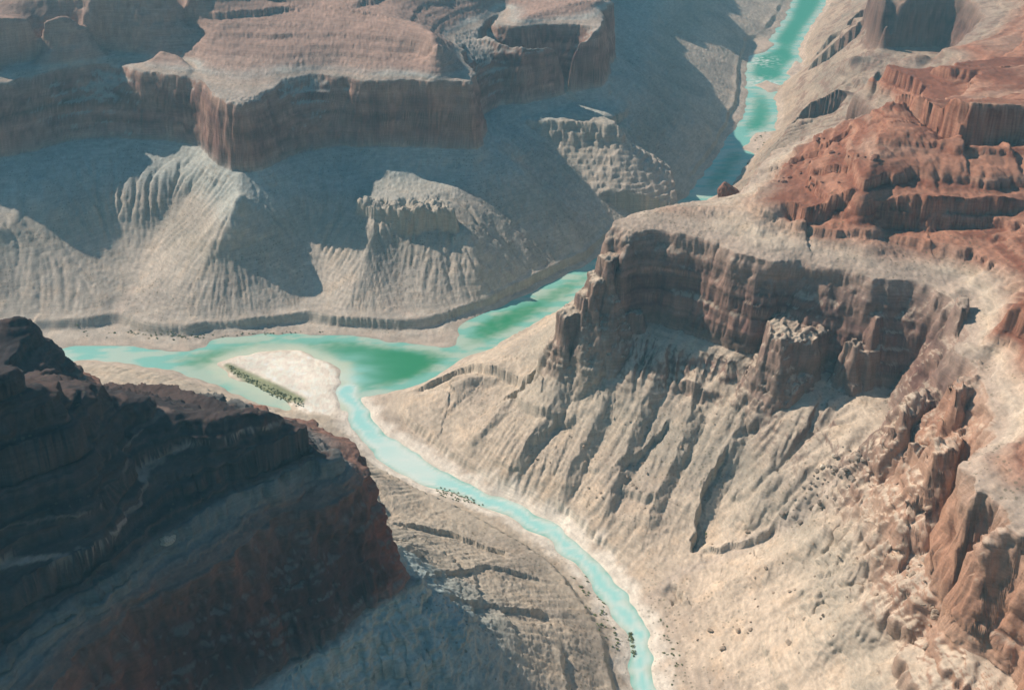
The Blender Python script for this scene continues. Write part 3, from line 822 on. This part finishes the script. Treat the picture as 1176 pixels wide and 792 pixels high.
di = seg_dist(ej[0], ej[1], island + island[:1], [0] * (len(island) + 1))
wc = mix(wc, np.broadcast_to(C(.62, .66, .50), wc.shape), (1 - sst(0, 30, di + 14 * nn)) * .75)
lc = mix(lc, pale, sst(-8, -1, dlc + 2.5 * nf) * .75)
wc = mix(wc, lc, inl)
for (pu, pv, rr) in ((872, 70, 40), (876, 95, 36)):
    p = unproj(pu, pv, 0)
    wc = mix(wc, np.broadcast_to(C(.75, .80, .74), wc.shape), np.clip(gauss(wx_, wy_, p, rr) * sst(-.05, .45, nf + .3 * nn), 0, .8))
wreg = (dlc < 4) & (wy_ < unproj(402, 452, 0)[1])
wf = wreg[wq[:, 0]]
for nm, sel, lab in (('river', ~wf, 'wide green river bending past the pale sandbar'), ('tributary_river', wf, 'narrow milky turquoise river joining from the foreground')):
    qd = wq[sel]
    used, inv = np.unique(qd, return_inverse=True)
    structure(mesh_np(nm, np.stack([wx_[used], wy_[used], np.zeros(len(used))], 1), inv.reshape(-1, 4), WM, wc[used]), lab)

# ------------------------------------------------------------------ loose things
def ground(px, py):
    px = np.asarray(px, float); py = np.asarray(py, float)
    return profile(efield(px, py), px, py)
def hits(uv):
    """where sight lines of the survey meet the terrain"""
    uv = np.asarray(uv, float)
    X_ = (uv[:, 0] - 588) / FPX; Y_ = -(uv[:, 1] - 396) / FPX
    dz = Y_ * cp - sp; dy = Y_ * sp + cp
    t = np.linspace(0, 1, 260)[None, :]
    t0 = (CAM_H - 520) / -dz; t1 = (CAM_H + 2) / -dz
    t = t0[:, None] + t * (t1 - t0)[:, None]
    gx, gy, gz = X_[:, None] * t, dy[:, None] * t, CAM_H + dz[:, None] * t
    g = ground(gx.ravel(), gy.ravel()).reshape(gx.shape)
    k = np.argmax(gz <= g, axis=1)
    i = np.arange(len(uv))
    return np.stack([gx[i, k], gy[i, k], g[i, k]], 1)
def simple_mat(name, c, scale=.8, bump=.5, rough=.9):
    m, nt, b = new_mat(name)
    g = nt.nodes.new('ShaderNodeNewGeometry')
    no = nt.nodes.new('ShaderNodeTexNoise'); no.inputs['Scale'].default_value = scale; no.inputs['Detail'].default_value = 6
    nt.links.new(g.outputs['Position'], no.inputs['Vector'])
    cr = nt.nodes.new('ShaderNodeValToRGB')
    cr.color_ramp.elements[0].position = .3; cr.color_ramp.elements[1].position = .7
    cr.color_ramp.elements[0].color = (c[0] * .65, c[1] * .65, c[2] * .65, 1); cr.color_ramp.elements[1].color = (c[0] * 1.2, c[1] * 1.2, c[2] * 1.2, 1)
    nt.links.new(no.outputs['Fac'], cr.inputs['Fac']); nt.links.new(cr.outputs['Color'], b.inputs['Base Color'])
    bu = nt.nodes.new('ShaderNodeBump'); bu.inputs['Strength'].default_value = bump; bu.inputs['Distance'].default_value = .4
    nt.links.new(no.outputs['Fac'], bu.inputs['Height']); nt.links.new(bu.outputs['Normal'], b.inputs['Normal'])
    b.inputs['Roughness'].default_value = rough; b.inputs['Specular IOR Level'].default_value = .15
    return m
import bmesh
def rock_mesh(name, seed, mat, sub=3, squash=(1, .85, .75), blocky=.5):
    bm = bmesh.new(); bmesh.ops.create_icosphere(bm, subdivisions=sub, radius=1)
    r = np.random.default_rng(seed)
    cuts = [(v / np.linalg.norm(v), d) for v, d in zip(r.normal(size=(14, 3)), r.uniform(.55, .95, 14))]
    for v in bm.verts:
        p = np.array(v.co)
        for n, d in cuts:
            over = p @ n - d
            if over > 0: p = p - n * over * .92
        q = p * 2.2
        p = p * (1 + .10 * float(vnoise3(np.array([q[0]]), np.array([q[1]]), np.array([q[2]]), seed)[0]) + .06 * float(vnoise3(np.array([q[0] * 3]), np.array([q[1] * 3]), np.array([q[2] * 3]), seed)[0]))
        v.co = p * np.array(squash)
    me = bpy.data.meshes.new(name); bm.to_mesh(me); bm.free(); me.materials.append(mat)
    return me
def place(name, me, loc, scale, rz, label, cat, group=None, tilt=0.0):
    o = bpy.data.objects.new(name, me); coll.objects.link(o)
    o.location = loc; o.scale = scale; o.rotation_euler = (tilt * (random.random() - .5), tilt * (random.random() - .5), rz)
    o['label'] = label; o['category'] = cat
    if group: o['group'] = group
    return o
TAN = simple_mat('tan_stone', (.44, .35, .26)); GREY = simple_mat('grey_stone', (.30, .25, .20)); PALE = simple_mat('pale_stone', (.72, .64, .50)); REDS = simple_mat('red_stone', (.27, .14, .10))
tan_m = [rock_mesh('boulder', 100 + i, TAN) for i in range(4)]; grey_m = [rock_mesh('boulder', 120 + i, GREY) for i in range(3)]
pale_m = [rock_mesh('boulder', 140 + i, PALE) for i in range(2)]; red_m = [rock_mesh('boulder', 160 + i, REDS) for i in range(3)]
def scatter_uv(poly, n):
    us = [p[0] for p in poly]; vs = [p[1] for p in poly]
    out = []
    while len(out) < n:
        u, v = random.uniform(min(us), max(us)), random.uniform(min(vs), max(vs))
        if inside(np.array([u]), np.array([v]), poly)[0]: out.append((u, v))
    return out
BATCH = [
 ([(985, 500), (1005, 530), (960, 575), (915, 605), (895, 590), (930, 545)], 60, grey_m, (1.6, 5.0), 'dark brown boulder in the rubble gully below the shaded alcove', 'boulders in the rubble gully'),
 ([(800, 615), (880, 600), (1000, 610), (1030, 700), (900, 770), (800, 740)], 34, tan_m, (1.5, 4.2), 'tan boulder lying on the smooth lower fan at right', 'boulders on the lower fan'),
 ([(660, 440), (860, 420), (890, 480), (790, 600), (700, 600), (600, 540)], 44, tan_m, (1.3, 3.2), 'small tan boulder on the ribbed slope under the central cliff', 'boulders on the ribbed slope'),
 ([(870, 215), (960, 150), (1020, 180), (960, 225)], 24, red_m, (2.5, 6.0), 'red block on the rusty slope above the upper river', 'red blocks on the rusty slope'),
 ([(1030, 600), (1062, 640), (1080, 720), (1060, 760), (1030, 690)], 22, tan_m, (2.0, 5.0), 'broken tan block at the foot of the lower right cliff', 'broken blocks under the lower right cliff'),
]
uvs = []; meta = []
for poly, n, ms, (s0, s1), lab, grp in BATCH:
    for uv in scatter_uv(poly, n):
        uvs.append(uv); meta.append(('boulder', random.choice(ms), s0 + (s1 - s0) * random.random() ** 2.2, lab, 'boulder', grp, .5))
for (uv, s_, lab) in (((944, 538), 4.6, 'cream coloured boulder, larger of two bright ones in the rubble gully'), ((957, 526), 3.2, 'cream coloured boulder, upper and smaller of two bright ones in the rubble gully'),
                      ((620, 341), 5.0, 'white rock in the green river just below the far bank'), ((830, 746), 4.2, 'tan boulder standing alone low on the right fan')):
    uvs.append(uv); meta.append(('boulder', pale_m[0] if s_ != 4.2 else tan_m[0], s_, lab, 'boulder', None, .3))
# shrubs along the water
LEAF = simple_mat('leaf', (.26, .29, .14), 2.0, .2, .8)
def leaf_cloud(name, centres, radii, per, size, seed):
    r = np.random.default_rng(seed)
    V = []; F = []
    for c, R_ in zip(centres, radii):
        n = per
        d = r.normal(size=(n, 3)); d /= np.linalg.norm(d, axis=1)[:, None]; d[:, 2] = np.abs(d[:, 2])
        p = np.array(c) + d * (R_ * r.uniform(.45, 1.05, n) ** .6)[:, None] * np.array([1, 1, .85])
        a = r.normal(size=(n, 3)); a /= np.linalg.norm(a, axis=1)[:, None]
        b = np.cross(a, d + .3 * r.normal(size=(n, 3))); b /= np.linalg.norm(b, axis=1)[:, None] + 1e-6
        s_ = size * r.uniform(.6, 1.4, n)[:, None]
        k0 = len(V) * 4
        V.append(np.stack([p - a * s_, p - b * s_ * .6, p + a * s_, p + b * s_ * .6], 1).reshape(-1, 3))
    V = np.concatenate(V); nq = len(V) // 4
    F = np.arange(nq * 4).reshape(-1, 4)
    me = bpy.data.meshes.new(name)
    me.from_pydata(V.tolist(), [], F.tolist()); me.materials.append(LEAF)
    return me
shrub_m = []
for i in range(4):
    r = np.random.default_rng(300 + i)
    cs = [(0, 0, .2)] + [(r.uniform(-.7, .7), r.uniform(-.7, .7), r.uniform(.0, .4)) for _ in range(4)]
    shrub_m.append(leaf_cloud('shrub', cs, [.9] + list(r.uniform(.4, .7, 4)), 46, .22, 310 + i))
SB = [
 ([(655, 662), (676, 660), (700, 705), (714, 745), (700, 748), (672, 700)], 46, (1.6, 3.0), 'low green shrub on the pale bank left of the narrow river', 'shrubs on the left bank of the tributary'),
 ([(758, 712), (778, 730), (790, 790), (772, 790), (760, 745)], 26, (1.3, 2.4), 'small shrub on the gravel right of the narrow river', 'shrubs right of the tributary'),
 ([(88, 376), (128, 380), (175, 384), (230, 386), (222, 392), (150, 391), (95, 390)], 20, (1.8, 3.6), 'dark green shrub on the sandy far bank at left', 'shrubs on the far sandy bank'),
 ([(640, 610), (668, 630), (690, 660), (676, 660), (650, 632)], 16, (1.2, 2.0), 'grey green shrub beside the bend of the narrow river', 'shrubs at the bend of the tributary'),
 ([(868, 160), (880, 152), (878, 175), (858, 196), (852, 190)], 14, (2.5, 4.0), 'green shrub on the right bank of the upper river', 'shrubs on the upper right bank'),
]
for poly, n, (s0, s1), lab, grp in SB:
    for uv in scatter_uv(poly, n):
        uvs.append(uv); meta.append(('shrub', random.choice(shrub_m), random.uniform(s0, s1) * .62, lab, 'shrub', grp, .1))
H = hits(uvs)
for p, (nm, me, s_, lab, cat, grp, tilt) in zip(H, meta):
    if nm == 'shrub' and p[2] < .3: continue
    place(nm, me, (p[0], p[1], max(p[2], -.5) + (.15 * s_ if nm == 'boulder' else -.1)), (s_ * random.uniform(.8, 1.25), s_ * random.uniform(.8, 1.2), s_ * random.uniform(.7, 1.1)), random.uniform(0, 6.28), lab, cat, grp, tilt)
# thickets that read as one mass
def thicket(poly_uv, n, r0, r1, label, seed):
    pw = hits(scatter_uv(poly_uv, n))
    o = bpy.data.objects.new('thicket', leaf_cloud('thicket', [(p[0], p[1], max(p[2], .2)) for p in pw], np.random.default_rng(seed).uniform(r0, r1, n), 26, .62, seed))
    coll.objects.link(o); o['kind'] = 'stuff'; o['label'] = label; o['category'] = 'undergrowth'
thicket([(262, 418), (282, 430), (310, 444), (345, 458), (352, 468), (325, 464), (292, 444), (266, 428)], 200, .7, 1.7, 'green scrub along the lower edge of the white sandbar', 401)
thicket([(498, 560), (525, 562), (560, 572), (585, 584), (575, 586), (540, 578), (510, 572)], 130, .7, 1.6, 'green scrub on the inner bank of the narrow river bend', 402)
thicket([(722, 722), (731, 735), (734, 760), (729, 762), (722, 740)], 50, 1.2, 2.2, 'dark green scrub overhanging the left edge of the narrow river', 403)
thicket([(150, 380), (235, 385), (330, 381), (380, 382), (330, 384), (235, 389), (150, 386)], 70, .8, 1.9, 'thin green fringe of scrub under the grey bank across the main river', 404)
# the red butte behind the neck of the peninsula
bp = unproj(836, 222, 262)
bm_ = rock_mesh('rock_butte', 777, REDS, 5, (1, .9, 1.5))
place('rock_butte', bm_, (bp[0], bp[1], bp[2] - 8), (19, 17, 20), .4, 'dark red rock butte standing against the upper river', 'butte')
sp_ = hits([(193, 628)])[0]
place('rock_slab', rock_mesh('rock_slab', 555, TAN, 4, (1.2, .8, .5)), (sp_[0], sp_[1], sp_[2] + 2), (8, 6, 8), .5, 'pale slab of rock on the dark shaded slope at left', 'rock slab', None, .8)

# ------------------------------------------------------------------ light, sky, haze
SUN_EL, SUN_AZ = 38.0, math.degrees(math.atan2(-.85, .53))      # azimuth measured clockwise from +Y
sd = bpy.data.lights.new('sun', 'SUN'); so = bpy.data.objects.new('sun', sd); coll.objects.link(so)
sd.energy = 5.0; sd.angle = math.radians(.5); sd.color = (1.0, .93, .83)
so.rotation_euler = (math.radians(90 - SUN_EL), 0, math.radians(180 - SUN_AZ))
so.location = (-2000, 2000, 4000)
w = bpy.data.worlds.new("World"); scene.world = w; w.use_nodes = True
nt = w.node_tree; bg = nt.nodes['Background']
sky = nt.nodes.new('ShaderNodeTexSky'); sky.sky_type = 'NISHITA'; sky.sun_disc = False
sky.sun_elevation = math.radians(SUN_EL); sky.sun_rotation = math.radians(SUN_AZ)
sky.altitude = 900; sky.dust_density = .6
tint = nt.nodes.new('ShaderNodeVectorMath'); tint.operation = 'MULTIPLY'; tint.inputs[1].default_value = (.72, 1.0, 1.08)
nt.links.new(sky.outputs[0], tint.inputs[0]); nt.links.new(tint.outputs[0], bg.inputs['Color']); bg.inputs['Strength'].default_value = .085

HAZE = 5.5e-5
if HAZE:
    hm = bpy.data.materials.new('haze'); hm.use_nodes = True
    hn = hm.node_tree; hn.nodes.clear()
    out = hn.nodes.new('ShaderNodeOutputMaterial'); vs = hn.nodes.new('ShaderNodeVolumeScatter')
    vs.inputs['Color'].default_value = (.32, .80, 1.0, 1); vs.inputs['Density'].default_value = HAZE; vs.inputs['Anisotropy'].default_value = .0
    hn.links.new(vs.outputs[0], out.inputs['Volume'])
    hm.cycles.homogeneous_volume = True
    v = np.array([(sx, sy, sz) for sz in (-60, 1400) for (sx, sy) in ((-12000, -3000), (12000, -3000), (12000, 14000), (-12000, 14000))], float)
    f = np.array([(0, 3, 2, 1), (4, 5, 6, 7), (0, 1, 5, 4), (1, 2, 6, 5), (2, 3, 7, 6), (3, 0, 4, 7)])
    ho = mesh_np('haze', v, f, hm, smooth=False); structure(ho, 'thin bluish haze filling the canyon air')

scene.view_settings.view_transform = 'Standard'; scene.view_settings.look = 'None'; scene.view_settings.exposure = 0
scene.cycles.use_denoising = True
scene.cycles.max_bounces = 5; scene.cycles.diffuse_bounces = 3; scene.cycles.volume_bounces = 1
